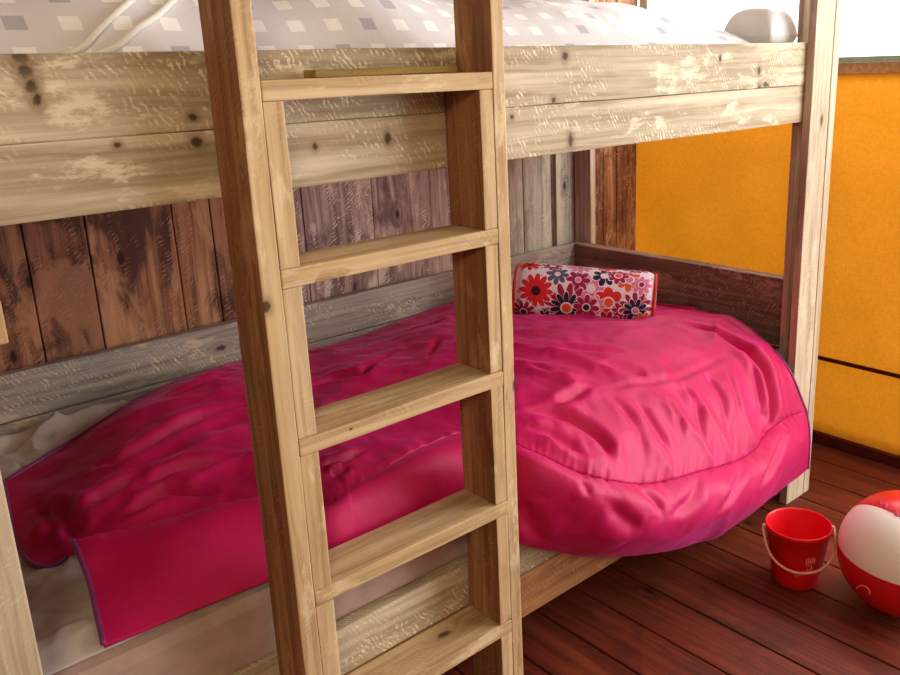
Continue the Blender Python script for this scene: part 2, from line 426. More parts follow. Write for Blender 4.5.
M['olive'] = wood('olive_strip', lin(160, 134, 70), lin(104, 80, 40), lin(190, 164, 100), .2, .1, .1, dirt=.3)

# ------------------------------------------------------------------ dimensions (metres)
x1, x2, x3, x4, x5, x6 = 1.1947, 1.2281, 1.2631, 1.6421, 1.6738, 1.703    # ladder stiles and spacers
LD = .1015                                # ladder depth (front at y = 0)
RY0, RY1 = .1038, .134                    # front rails
ZT, ZM, ZB = 1.429, 1.3141, 1.2108        # upper rail top / joint / bottom
RUNG1, RSP, RT = 1.3841, .28, .0296
PX0, PX1, PY = 2.946, 3.088, .0783        # right front post
LPX = .829                                # left front post's inner side
BY = 1.0715                               # rear rail front face
WY = 1.1138                               # plank wall face
WX = 3.4533                               # canvas wall
EX = 3.0198                               # head board inner face
TOP = 1.80

# ------------------------------------------------------------------ setting
def structure(o): o['kind'] = 'structure'; return o
RX0, FY = -1.1, -2.9                      # left wall, front wall
# floor: deck boards running away from the viewer
bm = bmesh.new(); x = WX-.134+.003; w = .148
xs = [WX+.12]; xx = 3.32
while xx > RX0-.2: xs.append(xx); xx -= w
for a, b_ in zip(xs[1:], xs): bm_box(bm, (a+.003, FY-1.2, -.03), (b_-.003, WY+.03, 0), 0, .003)
bm_box(bm, (RX0-.2, FY-1.2, -.06), (WX+.12, WY+.03, -.035), 1)
structure(from_bm('floor', bm, [M['deck'], M['maroon']]))
# back wall of upright planks
seams = [-1.1, -.95, -.8, -.64, -.49, -.33, -.18, -.02, .13, .28, .44, .6, .75, .9, 1.0, 1.137, 1.28, 1.5005, 1.606, 1.745, 1.888, 2.137, 2.46, 2.62,
         2.797, 2.944, 2.971, 3.075, 3.244, 3.325, WX]
kinds = {1.0: 0, 1.137: 0, 1.28: 1, 1.5005: 1, 1.606: 0, 1.745: 2, 1.888: 2, 2.137: 2, 2.46: 2, 2.62: 3, 2.797: 3, 2.944: 4, 2.971: 3, 3.075: 5, 3.244: 5, 3.325: 5}
bm = bmesh.new(); rr = random.Random(3)
for a, b_ in zip(seams, seams[1:]):
    k = kinds.get(a, rr.choice([0, 1])); dy = .012 if k == 4 else rr.uniform(0, .003)
    bm_box(bm, (a+.0018, WY+dy, 0.002), (b_-.0018, WY+.026, 2.38), k, .0025)
bm_box(bm, (RX0, WY+.027, 0), (WX, WY+.045, 2.38), 4)
structure(from_bm('wall_back', bm, [M['pl_red'], M['pl_tan'], M['pl_mauve'], M['pl_grey'], M['pl_dark'], M['pl_brown']]))
# right wall: orange canvas below, window above
def sheet_wall(name, m, y0, y1, z0, z1, x, wav=.004):
    nu, nv = 60, 24; G = np.zeros((nu, nv, 3))
    for i in range(nu):
        for j in range(nv):
            y = y0+(y1-y0)*i/(nu-1); z = z0+(z1-z0)*j/(nv-1)
            G[i, j] = (x+wav*fbm(y*1.7, z*1.7, 3., 2), y, z)
    o = link_mesh(name, grid_mesh(name, [G]), m, None, True)
    so = o.modifiers.new('thickness', 'SOLIDIFY'); so.thickness = .002; so.offset = 0
    return o
DY = -.50                                # canvas ends here; unseen opening added to let light onto the bed
structure(sheet_wall('wall_right', M['canvas'], DY, WY+.02, .03, 1.335, WX+.006))
def sbox(name, a, b_, m, bev=.002):
    bm = bmesh.new(); bm_box(bm, a, b_, 0, bev); return structure(from_bm(name, bm, m))
sbox('trim_1', (WX-.008, DY, 1.331), (WX+.03, WY, 1.3665), M['trimbrown'])
sbox('trim_2', (WX-.012, DY, 1.367), (WX+.03, WY, 1.386), M['trimgreen'])
sbox('trim_3', (WX-.006, DY, .324), (WX+.003, WY, .338), M['maroon'])
sbox('baseboard_right', (WX-.014, DY, .001), (WX+.02, WY, .041), M['maroon'])
sbox('trim_4', (WX-.03, FY, 2.24), (WX+.03, WY, 2.38), M['trimbrown'])
# window above the band: frame bars and a thin clear pane
bm = bmesh.new()
for y in (DY+.03, WY-.03): bm_box(bm, (WX-.01, y-.02, 1.388), (WX+.025, y+.02, 2.238), 0, .003)
wn = structure(from_bm('window_1', bm, M['ceiling']))
pm, nt, b, out = newmat('clear_film'); N = NT(nt)
tr = N.n('ShaderNodeBsdfTransparent'); gl = N.n('ShaderNodeBsdfGlossy'); gl.inputs['Roughness'].default_value = .1
mx = N.n('ShaderNodeMixShader'); mx.inputs[0].default_value = .04
N.l(tr.outputs[0], mx.inputs[1]); N.l(gl.outputs[0], mx.inputs[2]); N.l(mx.outputs[0], out.inputs[0])
bm = bmesh.new(); bm_box(bm, (WX+.005, DY, 1.388), (WX+.0065, WY, 2.238), 0)
pn = from_bm('window_pane', bm, pm, wn)
# ceiling, left wall, front wall with a wide opening on the right
sbox('ceiling', (RX0-.1, FY-.05, 2.385), (WX+.12, WY+.05, 2.40), M['ceiling'])
sbox('wall_left', (RX0-.05, FY, 0.001), (RX0, WY+.04, 2.38), M['dullwall'])
sbox('wall_front', (RX0, FY-.04, 0.001), (WX, FY, 2.38), M['creamwall'])

# ------------------------------------------------------------------ bunk bed
bed = thing('bunk_bed', 'weathered scaffold-board bunk bed standing against the plank wall, with double-board side rails', 'bunk bed', (1.9, .6, 0))
# corner posts
board('post', [((.69, PY, 0), (LPX, RY0-.0005, TOP))], 'z', M['post'], bed, side_shade=M['post_side_shade'])
board('post', [((PX0, PY, 0), (3.050, RY0-.0005, TOP)), ((3.0535, PY, 0), (PX1, RY0-.0005, TOP)), ((2.9775, RY1+.0005, 0), (EX-.001, RY1+.019, TOP))], 'z', M['post'], bed, side_shade=M['post_side_shade'])
board('post', ((3.0705, 1.0307, 0), (3.0998, 1.1125, TOP)), 'z', M['post'], bed, side_shade=M['post_side_shade'])
board('post', ((.69, 1.0307, 0), (.722, 1.1125, TOP)), 'z', M['post'], bed, side_shade=M['post_side_shade'])
# side rails of the upper bunk (two boards) and of the lower bunk (two boards)
board('side_rail', ((.70, RY0, ZM+.0003), (3.05, RY1, ZT)), 'x', M['rail_top'], bed)
board('side_rail', ((.70, RY0+.0008, ZB), (3.05, RY1, ZM-.0003)), 'x', M['rail_low'], bed)
board('side_rail', ((.70, RY0, .265), (3.05, RY1, .367)), 'x', M['rail'], bed)
board('side_rail', ((.70, RY0, .1496), (3.05, RY1, .262)), 'x', M['warm_rail'], bed)
board('rear_rail', ((.76, BY, .603), (EX+.04, BY+.029, .7205)), 'x', M['grey'], bed)
board('rear_rail', ((.76, BY-.004, .47), (EX+.04, BY+.029, .600)), 'x', M['grey'], bed)
board('rear_rail', ((.76, BY, 1.2108), (EX+.04, BY+.029, 1.40)), 'x', M['grey'], bed)
board('end_board', ((EX, RY1+.001, .50), (EX+.05, BY-.001, .7205)), 'y', M['brown'], bed)
board('end_board', ((EX, RY1+.001, .27), (EX+.05, BY-.001, .47)), 'y', M['brown'], bed)
board('end_board', ((EX, RY1+.001, 1.22), (EX+.05, BY-.001, 1.42)), 'y', M['brown'], bed)
board('end_board', ((.722, RY1+.001, .27), (.752, BY-.001, .47)), 'y', M['brown'], bed)
board('end_board', ((.722, RY1+.001, 1.22), (.752, BY-.001, 1.42)), 'y', M['brown'], bed)
board('cleat', ((LPX+.0005, .085, 1.058), (.870, RY0-.001, 1.118)), 'z', M['pine'], bed)
for z in (.262, 1.225):
    bm = bmesh.new()
    for k in range(14):
        xa = .78+k*.16; bm_box(bm, (xa, RY1+.002, z), (xa+.10, BY-.006, z+.02), 0, .002)
    from_bm('slat_base', bm, M['grey'], bed)

# ------------------------------------------------------------------ ladder
lad = thing('ladder', 'light pine ladder with boxed-in treads fixed upright to the front of the bunk bed', 'ladder', ((x1+x6)/2, .05, 0))
board('stile', ((x1, 0, 0), (x2, LD, TOP)), 'z', M['pine_knot'], lad, .0025, side_shade=M['side_shade'])
board('stile', ((x5, 0, 0), (x6, LD, TOP)), 'z', M['pine'], lad, .0025, side_shade=M['side_shade'])
zs = [RUNG1-RSP*i for i in range(5)]
for i, z in enumerate(zs):
    board('rung', ((x2+.0005, 0, z-RT), (x5-.0005, LD, z)), 'x', M['pine_nail'] if i == 2 else M['pine'], lad, .0025)
    zb = zs[i+1] if i < 4 else 0
    for a, b_ in ((x2+.0005, x3), (x4, x5-.0005)):
        board('spacer_block', ((a, .001, zb+.0005), (b_, LD, z-RT-.0005)), 'z', M['pine'], lad, .002, side_shade=M['side_shade'])

# thin strip lying on the top tread
st = board('wooden_strip', ((1.352, .056, RUNG1+.0008), (1.640, .094, RUNG1+.0125)), 'x', M['olive'], None, .002)
tag(st, 'thin olive-brown strip of wood lying on the top tread of the ladder', 'strip of wood')

# ------------------------------------------------------------------ mattresses
def cushion(name, a, b_, mat, label, r=.03):
    bm = bmesh.new(); bm_box(bm, a, b_, 0, r)
    for e in bm.faces: pass
    o = from_bm(name, bm, mat, None, False); tag(o, label, 'mattress'); return o
cushion('mattress', (.79, RY1+.004, .284), (EX-.01, BY-.012, .50), M['mattress'], 'beige mattress in the lower bunk, mostly under the pink duvet')
cushion('mattress', (.79, RY1+.004, 1.247), (EX-.01, BY-.008, 1.40), M['white_cloth'], 'mattress of the upper bunk, behind the upper side rail under the white bedspread')

# crumpled grey under-sheet at the foot end
nu, nv = 150, 190; G = np.zeros((nu, nv, 3))
for i in range(nu):
    for j in range(nv):
        u, v = i/(nu-1), j/(nv-1)
        X = .80+.78*u; Y = .16+.885*v
        h = .018+.075*max(0, (v-.55)/.45)**1.2*(1-.5*max(0, u-.6)/.4)
        w = fbm(X*5+3, Y*5, 1., 3)
        fold = ridge(X*6.5+w*.9+Y*3.0, Y*2.2-X*2, 4.)
        h += .028*max(0, fold)**2*(.35+.65*v)+.010*fbm(X*16, Y*16, 2., 3)
        e = min(1, min(u, 1-u, v*1.2, (1-v)*2.5)/.06); h = h*e+.003*(1-e)
        G[i, j] = (X, Y, .5005+max(.002, h))
o = link_mesh('bed_sheet', grid_mesh('bed_sheet', [G]), M['sheet'], None, True)
tag(o, 'crumpled grey sheet on the left end of the lower bunk beside the plank wall', 'sheet')
so = o.modifiers.new('thickness', 'SOLIDIFY'); so.thickness = .002; so.offset = -1

# ------------------------------------------------------------------ pink duvet
A = [
 [(.944, .80, .57), (.925, .69, .555), (.908, .58, .54), (.908, .49, .53), (.940, .452, .525), (.985, .462, .545)],
 [(1.11, .875, .59), (1.09, .75, .605), (1.075, .63, .605), (1.07, .53, .595), (1.08, .44, .585), (1.12, .345, .575)],
 [(1.30, .965, .612), (1.28, .83, .645), (1.26, .68, .645), (1.25, .54, .625), (1.25, .40, .615), (1.262, .27, .595)],
 [(1.52, 1.035, .617), (1.49, .86, .65), (1.45, .70, .65), (1.42, .53, .638), (1.38, .35, .62), (1.34, .16, .585)],
 [(1.70, 1.055, .605), (1.68, .88, .635), (1.64, .70, .635), (1.59, .52, .63), (1.53, .36, .62), (1.476, .195, .595)],
 [(1.93, 1.055, .585), (1.92, .88, .625), (1.88, .70, .64), (1.84, .52, .645), (1.79, .37, .63), (1.74, .225, .60)],
 [(2.15, 1.055, .60), (2.13, .88, .635), (2.08, .68, .66), (2.02, .46, .66), (1.93, .25, .64), (1.81, .075, .59)],
 [(2.40, 1.055, .622), (2.36, .86, .63), (2.28, .64, .655), (2.18, .40, .665), (2.04, .15, .62), (1.90, -.02, .525)],
 [(2.62, 1.05, .59), (2.57, .82, .585), (2.50, .60, .625), (2.40, .36, .655), (2.24, .10, .585), (2.07, -.05, .455)],
 [(2.80, 1.05, .565), (2.76, .78, .575), (2.70, .55, .60), (2.61, .32, .63), (2.46, .08, .535), (2.28, -.045, .405)],
 [(2.90, 1.045, .55), (2.88, .78, .57), (2.85, .54, .59), (2.79, .32, .605), (2.68, .10, .52), (2.55, -.015, .345)],
 [(2.965, 1.045, .54), (2.96, .78, .56), (2.95, .54, .58), (2.92, .32, .585), (2.84, .12, .535), (2.78, .03, .355)],
 [(3.005, 1.04, .53), (3.005, .78, .55), (3.005, .54, .57), (2.995, .31, .562), (2.918, .10, .49), (2.972, .045, .33)]]
B = [
 [(.961, .369, .602), (.958, .324, .590), (.955, .28, .565), (.94, .20, .535), (.93, .15, .520)],
 [(1.10, .32, .608), (1.09, .28, .610), (1.08, .24, .595), (1.07, .18, .555), (1.06, .14, .520)],
 [(1.262, .25, .617), (1.25, .23, .615), (1.24, .20, .595), (1.23, .16, .555), (1.22, .13, .515)],
 [(1.34, .16, .600), (1.34, .150, .597), (1.335, .135, .577), (1.33, .122, .54), (1.33, .12, .51)],
 [(1.476, .195, .600), (1.465, .17, .605), (1.45, .145, .585), (1.44, .128, .54), (1.43, .12, .50)],
 [(1.74, .225, .602), (1.72, .18, .605), (1.70, .14, .575), (1.68, .118, .50), (1.66, .117, .45)],
 [(1.81, .075, .590), (1.795, .025, .57), (1.785, .01, .52), (1.775, .03, .44), (1.765, .06, .377)],
 [(1.90, -.02, .525), (1.91, -.06, .48), (1.92, -.065, .41), (1.93, -.03, .33), (1.94, .02, .285)],
 [(2.07, -.05, .455), (2.08, -.09, .41), (2.09, -.095, .34), (2.10, -.05, .26), (2.11, .0, .22)],
 [(2.28, -.045, .405), (2.30, -.085, .36), (2.32, -.085, .28), (2.34, -.04, .20), (2.35, .0, .155)],
 [(2.55, -.015, .345), (2.57, -.05, .30), (2.585, -.05, .22), (2.60, -.01, .15), (2.61, .03, .105)],
 [(2.78, .03, .355), (2.80, .0, .31), (2.81, -.005, .24), (2.82, .02, .16), (2.83, .05, .10)],
 [(2.972, .045, .33), (2.984, .040, .275), (2.996, .040, .22), (3.006, .044, .165), (3.016, .049, .114)]]
nu, na, nb = 420, 190, 80
GA = surf(A, nu, na); GB = surf(B, nu, nb)
def smooth(a, b_, x): t = min(1, max(0, (x-a)/(b_-a))); return t*t*(3-2*t)
NA = grid_normals(GA); NB = grid_normals(GB)
if NA[200, 100, 2] < 0: NA = -NA
if NB[250, 40, 1] > 0: NB = -NB
# creases: polylines lying on the cloth, with width and depth in metres
CREA = [
  ((2.696, 0.404, 0.622), (2.745, 0.291, 0.604), (2.768, 0.179, 0.563), (2.772, 0.121, 0.536), (2.777, 0.081, 0.491), (2.765, 0.054, 0.427), (2.734, 0.027, 0.363), (2.646, 0.003, 0.346), 0.02, 0.036),
  ((2.074, 0.42, 0.662), (2.199, 0.353, 0.661), (2.279, 0.283, 0.648), (2.373, 0.218, 0.623), 0.012, 0.008),
  ((2.205, 0.24, 0.641), (2.266, 0.189, 0.623), (2.326, 0.134, 0.592), 0.014, 0.012),
  ((1.96, 0.15, 0.619), (2.035, 0.154, 0.621), (2.109, 0.163, 0.622), 0.012, 0.012),
  ((1.869, 0.183, 0.621), (1.954, 0.122, 0.608), (1.993, 0.068, 0.581), (2, 0.022, 0.546), (1.978, -0.012, 0.517), 0.015, 0.02),
  ((1.845, 0.135, 0.608), (1.896, 0.068, 0.582), (1.921, 0.019, 0.55), 0.013, 0.012),
  ((2.053, 0.33, 0.656), (2.07, 0.267, 0.648), (2.114, 0.223, 0.639), 0.012, 0.009),
  ((2.745, 0.16, 0.555), (2.618, 0.148, 0.559), (2.503, 0.137, 0.567), (2.389, 0.126, 0.578), (2.261, 0.131, 0.599), (2.118, 0.146, 0.616), 0.009, 0.008),
  ((2.523, 0.131, 0.56), (2.528, 0.088, 0.531), (2.513, 0.049, 0.495), (2.476, 0.007, 0.43), 0.012, 0.0105),
  ((2.613, 0.106, 0.532), (2.589, 0.064, 0.496), (2.559, 0.031, 0.448), 0.011, 0.008),
  ((2.41, 0.117, 0.569), (2.408, 0.068, 0.534), (2.371, 0.011, 0.473), (2.357, -0.015, 0.43), 0.012, 0.0105),
  ((2.296, 0.087, 0.569), (2.297, 0.047, 0.535), (2.272, 0, 0.48), 0.011, 0.01),
  ((2.189, 0.092, 0.585), (2.196, 0.031, 0.533), (2.2, -0.018, 0.469), 0.013, 0.012),
  ((2.731, 0.12, 0.533), (2.711, 0.07, 0.481), (2.686, 0.035, 0.408), 0.01, 0.01),
  ((2.129, 0.122, 0.606), (2.132, 0.053, 0.562), (2.107, -0.008, 0.498), 0.014, 0.008),
  ((1.586, 0.641, 0.635), (1.671, 0.66, 0.634), (1.721, 0.636, 0.636), (1.747, 0.622, 0.637), (1.799, 0.657, 0.638), (1.909, 0.706, 0.642), 0.012, 0.012),
  ((1.915, 0.567, 0.65), (2.02, 0.658, 0.657), 0.012, 0.012),
  ((2.001, 0.841, 0.634), (2.132, 0.843, 0.641), (2.252, 0.871, 0.636), 0.012, 0.009),
  ((1.409, 0.281, 0.609), (1.469, 0.277, 0.608), (1.525, 0.285, 0.61), 0.01, 0.01),
  ((1.412, 0.24, 0.602), (1.459, 0.245, 0.603), 0.01, 0.01),
  ((1.097, 0.647, 0.611), (1.14, 0.618, 0.621), (1.209, 0.626, 0.633), (1.279, 0.648, 0.644), (1.353, 0.655, 0.648), (1.431, 0.645, 0.647), 0.016, 0.018),
  ((1.07, 0.433, 0.58), (1.122, 0.435, 0.596), (1.158, 0.428, 0.603), (1.217, 0.36, 0.603), 0.014, 0.016),
  ((1.002, 0.605, 0.579), (0.995, 0.51, 0.567), (0.992, 0.459, 0.553), 0.016, 0.014),
  ((1.127, 0.484, 0.603), (1.205, 0.479, 0.615), (1.321, 0.425, 0.625), 0.014, 0.012),
  ((1.033, 0.513, 0.581), (1.075, 0.527, 0.596), (1.137, 0.523, 0.608), 0.014, 0.014),
  ((0.969, 0.665, 0.568), (0.971, 0.562, 0.564), (0.953, 0.486, 0.546), 0.014, 0.01),
  ((1.309, 0.79, 0.651), (1.415, 0.827, 0.653), (1.524, 0.864, 0.649), 0.015, 0.012),
]
CREB = [
  ((2.023, -0.062, 0.457), (2.049, -0.082, 0.43), (2.06, -0.095, 0.391), 0.012, 0.008),
  ((1.905, -0.06, 0.477), (1.95, -0.078, 0.417), (1.994, -0.086, 0.383), 0.02, 0.012),
  ((1.753, 0.051, 0.496), (1.767, 0.035, 0.447), (1.806, 0.03, 0.385), 0.018, 0.014),
  ((2.268, -0.053, 0.402), (2.173, -0.092, 0.386), (2.094, -0.098, 0.38), 0.014, 0.01),
  ((2.521, -0.023, 0.345), (2.385, -0.08, 0.325), (2.281, -0.091, 0.299), 0.014, 0.01),
  ((2.79, 0.013, 0.334), (2.66, -0.033, 0.296), (2.554, -0.058, 0.267), 0.013, 0.01),
  ((1.863, -0.025, 0.528), (1.871, -0.045, 0.495), 0.01, 0.006),
]
def crease_field(G, creases):
    H = np.zeros(G.shape[:2])
    for c in creases:
        P, w, dep = np.array(c[:-2]), c[-2], c[-1]
        P = cr(P, 10*len(P)); k = len(P)
        lo, hi = P.min(0)-.12, P.max(0)+.12
        idx = np.argwhere(np.all((G > lo) & (G < hi), axis=2))
        if not len(idx): continue
        Q = G[idx[:, 0], idx[:, 1]]
        d2 = ((Q[:, None, :]-P[None])**2).sum(2); a = d2.argmin(1); d = np.sqrt(d2.min(1))
        t = a/(k-1); tap = np.clip(np.minimum(t/.25, (1-t)/.25), .15, 1)
        ww = w*(.55+.45*tap)
        h = dep*tap*(-np.exp(-(d/ww)**2)+.42*np.exp(-((d-2.1*ww)/(1.5*ww))**2))
        H[idx[:, 0], idx[:, 1]] += h
    return H
GA2, GB2 = GA.copy(), GB.copy()
HA, HB = crease_field(GA, CREA), crease_field(GB, CREB)
for i in range(nu):
    u = i/(nu-1)
    for j in range(na):
        v = j/(na-1); X, Y, Z = GA[i, j]
        d = 1-v                                            # distance from the seam
        w = fbm(X*2.5, Y*2.5, 5., 2); ga = smooth(.42, .55, u)
        fold = max(0, ridge(X*3.2+w*.8-Y*1.5, Y*4.5+X*1.2, 9.))**2
        h = (1.35 if u < .42 else .95)*HA[i, j]+.011*(fold-.3)*smooth(0, .12, v)+.008*fbm(X*6, Y*6, 2., 2)+.0035*fbm(X*19, Y*19, 2., 2)
        s = i*.0231
        h += .0035*math.exp(-d/.022)*(math.sin(s*41+w*9)+.6*math.sin(s*67+w*5))*(.5+.5*ga)
        q = abs(u-.925-.01*math.sin(v*9)); h -= .008*math.exp(-(q/.012)**2)*smooth(.15, .4, v)*smooth(0, .3, d)
        h -= .009*math.exp(-d/.018)*ga                     # pulled in at the seam
        edge = min(1, v/.05, u/.03 if u < .5 else 1, (1-u)/.03)
        GA2[i, j] = GA[i, j]+NA[i, j]*(h*max(0, edge))
    for j in range(nb):
        v = j/(nb-1); X, Y, Z = GB[i, j]
        s = i*.0231; w = fbm(X*2.5, Z*4, 8., 2); ga = smooth(.42, .55, u)
        h = HB[i, j]+.008*(max(0, ridge(X*3.0+Z*2.0+w*.5, Z*2.2-X*.8, 15.))**2-.3)*smooth(.02, .35, v)+.005*fbm(X*6, Z*6, 3., 3)
        h += .003*math.exp(-v/.06)*(math.sin(s*41+w*9+1)+.6*math.sin(s*67+w*5))*(.4+.6*ga)
        h -= .009*math.exp(-v/.045)*ga
        edge = min(1, u/.02 if u < .5 else 1, (1-u)/.03)
        if .30 < u < .44: h *= .3
        GB2[i, j] = GB[i, j]+NB[i, j]*(h*max(0, edge))
# the two panels are sewn together along the seam on the right half
mid_s = (GA2[:, -1]+GB2[:, 0])/2
for i in range(nu):
    g = smooth(.40, .47, i/(nu-1)); da, db = (mid_s[i]-GA2[i, -1])*g, (mid_s[i]-GB2[i, 0])*g
    for k in range(14):
        f = (1-k/14)**2; GA2[i, -1-k] += da*f; GB2[i, k] += db*f
# keep the cloth off the things it lies against
for Gx in (GA2, GB2):
    X, Y, Z = Gx[..., 0], Gx[..., 1], Gx[..., 2]
    np.minimum(Y, 1.058, out=Y); np.minimum(X, 3.0165, out=X)
    m = (X < 1.712) & (Y < .113); Y[m] = .113
    np.maximum(Z, .03, out=Z)
    m = (X > 2.93) & (Y > .066) & (Y < .125) ; X[m & (Y > .072)] = np.minimum(X[m & (Y > .072)], 2.934)
duvet = thing('duvet', 'crumpled bright pink quilted satin duvet spilling over the front of the lower bunk', 'duvet', (2.0, .5, .5))
def cloth_part(name, Gs, mat, th):
    o = link_mesh(name, grid_mesh(name, Gs), mat, duvet, True)
    so = o.modifiers.new('thickness', 'SOLIDIFY'); so.thickness = th; so.offset = -1
    return o
if True:
    oA = cloth_part('quilted_cover', [GA2[:, :, :][::1, ::-1]], M['satin'], .008)
    oB = cloth_part('hanging_panel', [GB2[:, ::-1]], M['satin'], .008)
# purple binding round the open edges
edge1 = [tuple(p) for p in GA2[:95, 0][::4][::-1]]+[tuple(p) for p in GA2[0, :][::3]]
from_bm('binding', tube_bm([edge1], .005, 8), M['purple'], duvet, True)
edge2 = [tuple(p) for p in GB2[0, :][::2]]
from_bm('binding', tube_bm([edge2], .005, 8), M['purple'], duvet, True)
edge3 = [tuple(p) for p in GA2[-1, 110:][::3]]+[tuple(p) for p in GB2[-1, :][1::3]]
from_bm('binding', tube_bm([edge3], .004, 8), M['purple'], duvet, True)

# ------------------------------------------------------------------ floral bolster
p0, p1 = Vector((2.502, .838, .680)), Vector((2.768, .490, .650))
ax = (p1-p0); Lb = ax.length; ax.normalize(); side = ax.cross(Vector((0, 0, 1))).normalized(); up = side.cross(ax).normalized()
nl, nr = 60, 72; RR = .088
def bol(t, a):
    """t along the length 0..1, a round the body"""
    d = min(t, 1-t)*Lb
    r = RR*(1-.10*max(0, 1-d/.03)**2)
    r *= 1+.02*fbm(t*5, a*1.2, 6., 3)
    c, s = math.cos(a), math.sin(a)
    f = (abs(c)**2.6+abs(s)**2.6)**(-1/2.6)
    sag = .010*math.sin(t*PI)
    return p0+ax*(t*Lb)+side*(c*f*r*.98)+up*(s*f*r-.0)
verts, faces, uvs = [], [], []
for i in range(nl+1):
    for k in range(nr+1):
        a = 2*PI*k/nr-PI/2+.0
        verts.append(tuple(bol(i/nl, a))); uvs.append((i/nl*Lb, k/nr*2*PI*RR))
for i in range(nl):
    for k in range(nr):
        q = i*(nr+1)+k; faces.append((q, q+nr+1, q+nr+2, q+1))
# rounded ends
for e, s in ((0, -1), (nl, 1)):
    base = e*(nr+1); prev = base
    for ring, (f, d) in enumerate(((.9, .005), (.6, .009), (.25, .011))):
        b0 = len(verts); c0 = sum((Vector(verts[base+k]) for k in range(nr)), Vector())/nr
        for k in range(nr+1):
            v = c0+(Vector(verts[base+k])-c0)*f+ax*s*d; verts.append(tuple(v)); uvs.append((uvs[base+k][0]+s*.02*(ring+1), uvs[base+k][1]))
        for k in range(nr):
            t = (prev+k, prev+k+1, b0+k+1, b0+k); faces.append(t if s > 0 else t[::-1])
        prev = b0
    cv = len(verts); verts.append(tuple(c0+ax*s*.011)); uvs.append(uvs[base])
    for k in range(nr):
        t = (prev+k, prev+k+1, cv); faces.append(t if s > 0 else t[::-1])
me = bpy.data.meshes.new('bolster_pillow'); me.from_pydata(verts, [], faces); me.update()
ul = me.uv_layers.new(name='UVMap')
for lp in me.loops: ul.data[lp.index].uv = uvs[lp.vertex_index]
bl = thing('bolster_pillow', 'floral bolster pillow in red, magenta and navy, lying on the pink duvet', 'pillow', tuple((p0+p1)/2-Vector((0, 0, .088))))
link_mesh('cover', me, M['floral'], bl, True)
for t in (0, 1):
    ring = [tuple(bol(t, 2*PI*k/40)+ax*(.004*(1 if t else -1))) for k in range(41)]
    from_bm('piping', tube_bm([ring], .0055, 8, caps=False), M['redpipe'], bl, True)

# ------------------------------------------------------------------ upper bunk bedding
nu, nv = 260, 110; G = np.zeros((nu, nv, 3)); uv = []
def crest(X): 
    return 1.575-.030*smooth(1.55, 1.9, X)-.062*smooth(2.42, 2.72, X)+.004*math.sin(X*9)
for i in range(nu):
    for j in range(nv):
        u, v = i/(nu-1), j/(nv-1)
        X = .80+2.0*u; Y = .150+.90*v
        top = crest(X)
        rise = 1-math.exp(-v/.10) if v < .9 else 1-math.exp(-(1-v)/.04)
        z = 1.405+(top-1.405)*rise
        z += .014*fbm(X*4+2, Y*4, 2., 3)*rise+.010*max(0, ridge(X*5+Y*3, Y*2, 4.))**2*rise
        G[i, j] = (X, Y, max(z, 1.404)); uv.append((X, (Y-.15)*1.0+(z-1.4)*.9))
me = grid_mesh('bedspread', [G])
ul = me.uv_layers.new(name='UVMap')
for lp in me.loops: ul.data[lp.index].uv = uv[lp.vertex_index]
spr = thing('bedspread', 'white bedspread with a pattern of small squares, on the upper bunk above the side rail', 'bedspread', (1.8, .6, 1.404))
o = link_mesh('cloth', me, M['squares'], spr, True)
so = o.modifiers.new('thickness', 'SOLIDIFY'); so.thickness = .004; so.offset = -1
def on_spread(X, Y):
    i = min(nu-1, max(0, round((X-.80)/2.0*(nu-1)))); j = min(nv-1, max(0, round((Y-.15)/.90*(nv-1))))
    return Vector(G[i, j])+Vector((0, -.002, .004))
for pts in ([(1.02, .155), (1.045, .165), (1.075, .18), (1.11, .20), (1.16, .235), (1.22, .28)],
            [(1.055, .155), (1.09, .165), (1.13, .18), (1.17, .20), (1.22, .235), (1.29, .29)]):
    pth = [tuple(q) for q in cr([tuple(on_spread(*p)) for p in pts], 40)]
    from_bm('piping', tube_bm([pth], .0055, 8), M['white_pipe'], spr, True)
# pillow at the head of the upper bunk
def pillow(name, c, sx, sy, sz, mat, label, cat='pillow'):
    n = 48; top, bot = np.zeros((n, n, 3)), np.zeros((n, n, 3))
    for i in range(n):
        for j in range(n):
            a, b_ = 2*i/(n-1)-1, 2*j/(n-1)-1
            h = max(0, (1-a**4)*(1-b_**4))**.5
            X = c[0]+sx/2*a*(1-.06*b_*b_); Y = c[1]+sy/2*b_*(1-.06*a*a)
            w = .006*fbm(X*9, Y*9, 1., 3)*h
            top[i, j] = (X, Y, c[2]+sz*.62*h+w); bot[i, j] = (X, Y, c[2]-sz*.38*h)
    o = link_mesh(name, grid_mesh(name, [top, bot[::-1]]), mat, None, True); tag(o, label, cat); return o
pillow('pillow', (2.915, .235, 1.452), .155, .17, .125, M['white_cloth'], 'white pillow at the right end of the upper bunk')

# ------------------------------------------------------------------ red bucket
bc = Vector((2.595, -.150, 0)); H = .172
bk = thing('bucket', 'small red plastic toy bucket with a pale pink handle on the deck floor', 'bucket', tuple(bc))
prof = [(.0, .001), (.058, .001), (.062, .004), (.0645, .03), (.0835, H-.016), (.0868, H-.014), (.0878, H-.004), (.0868, H), (.0840, H), (.0820, H-.005), (.0615, .03), (.058, .006), (.0, .006)]
bm, rings = lathe(prof[1:-1], 72, bc)
bm.faces.new(rings[0][::-1]); bm.faces.new(rings[-1])
from_bm('body', bm, M['redplastic'], bk, True)
cam_xy = Vector((.6335, -1.1682, 0)); fr = (cam_xy-bc); fr.z = 0; fr.normalize()
rt = Vector((-fr.y, fr.x, 0))
rt = -rt if (rt.x*.74-rt.y*.67) < 0 else rt               # to the right as seen in the photo
lugs = []
yaw = math.radians(-14); la = (rt*math.cos(yaw)+fr*math.sin(yaw))
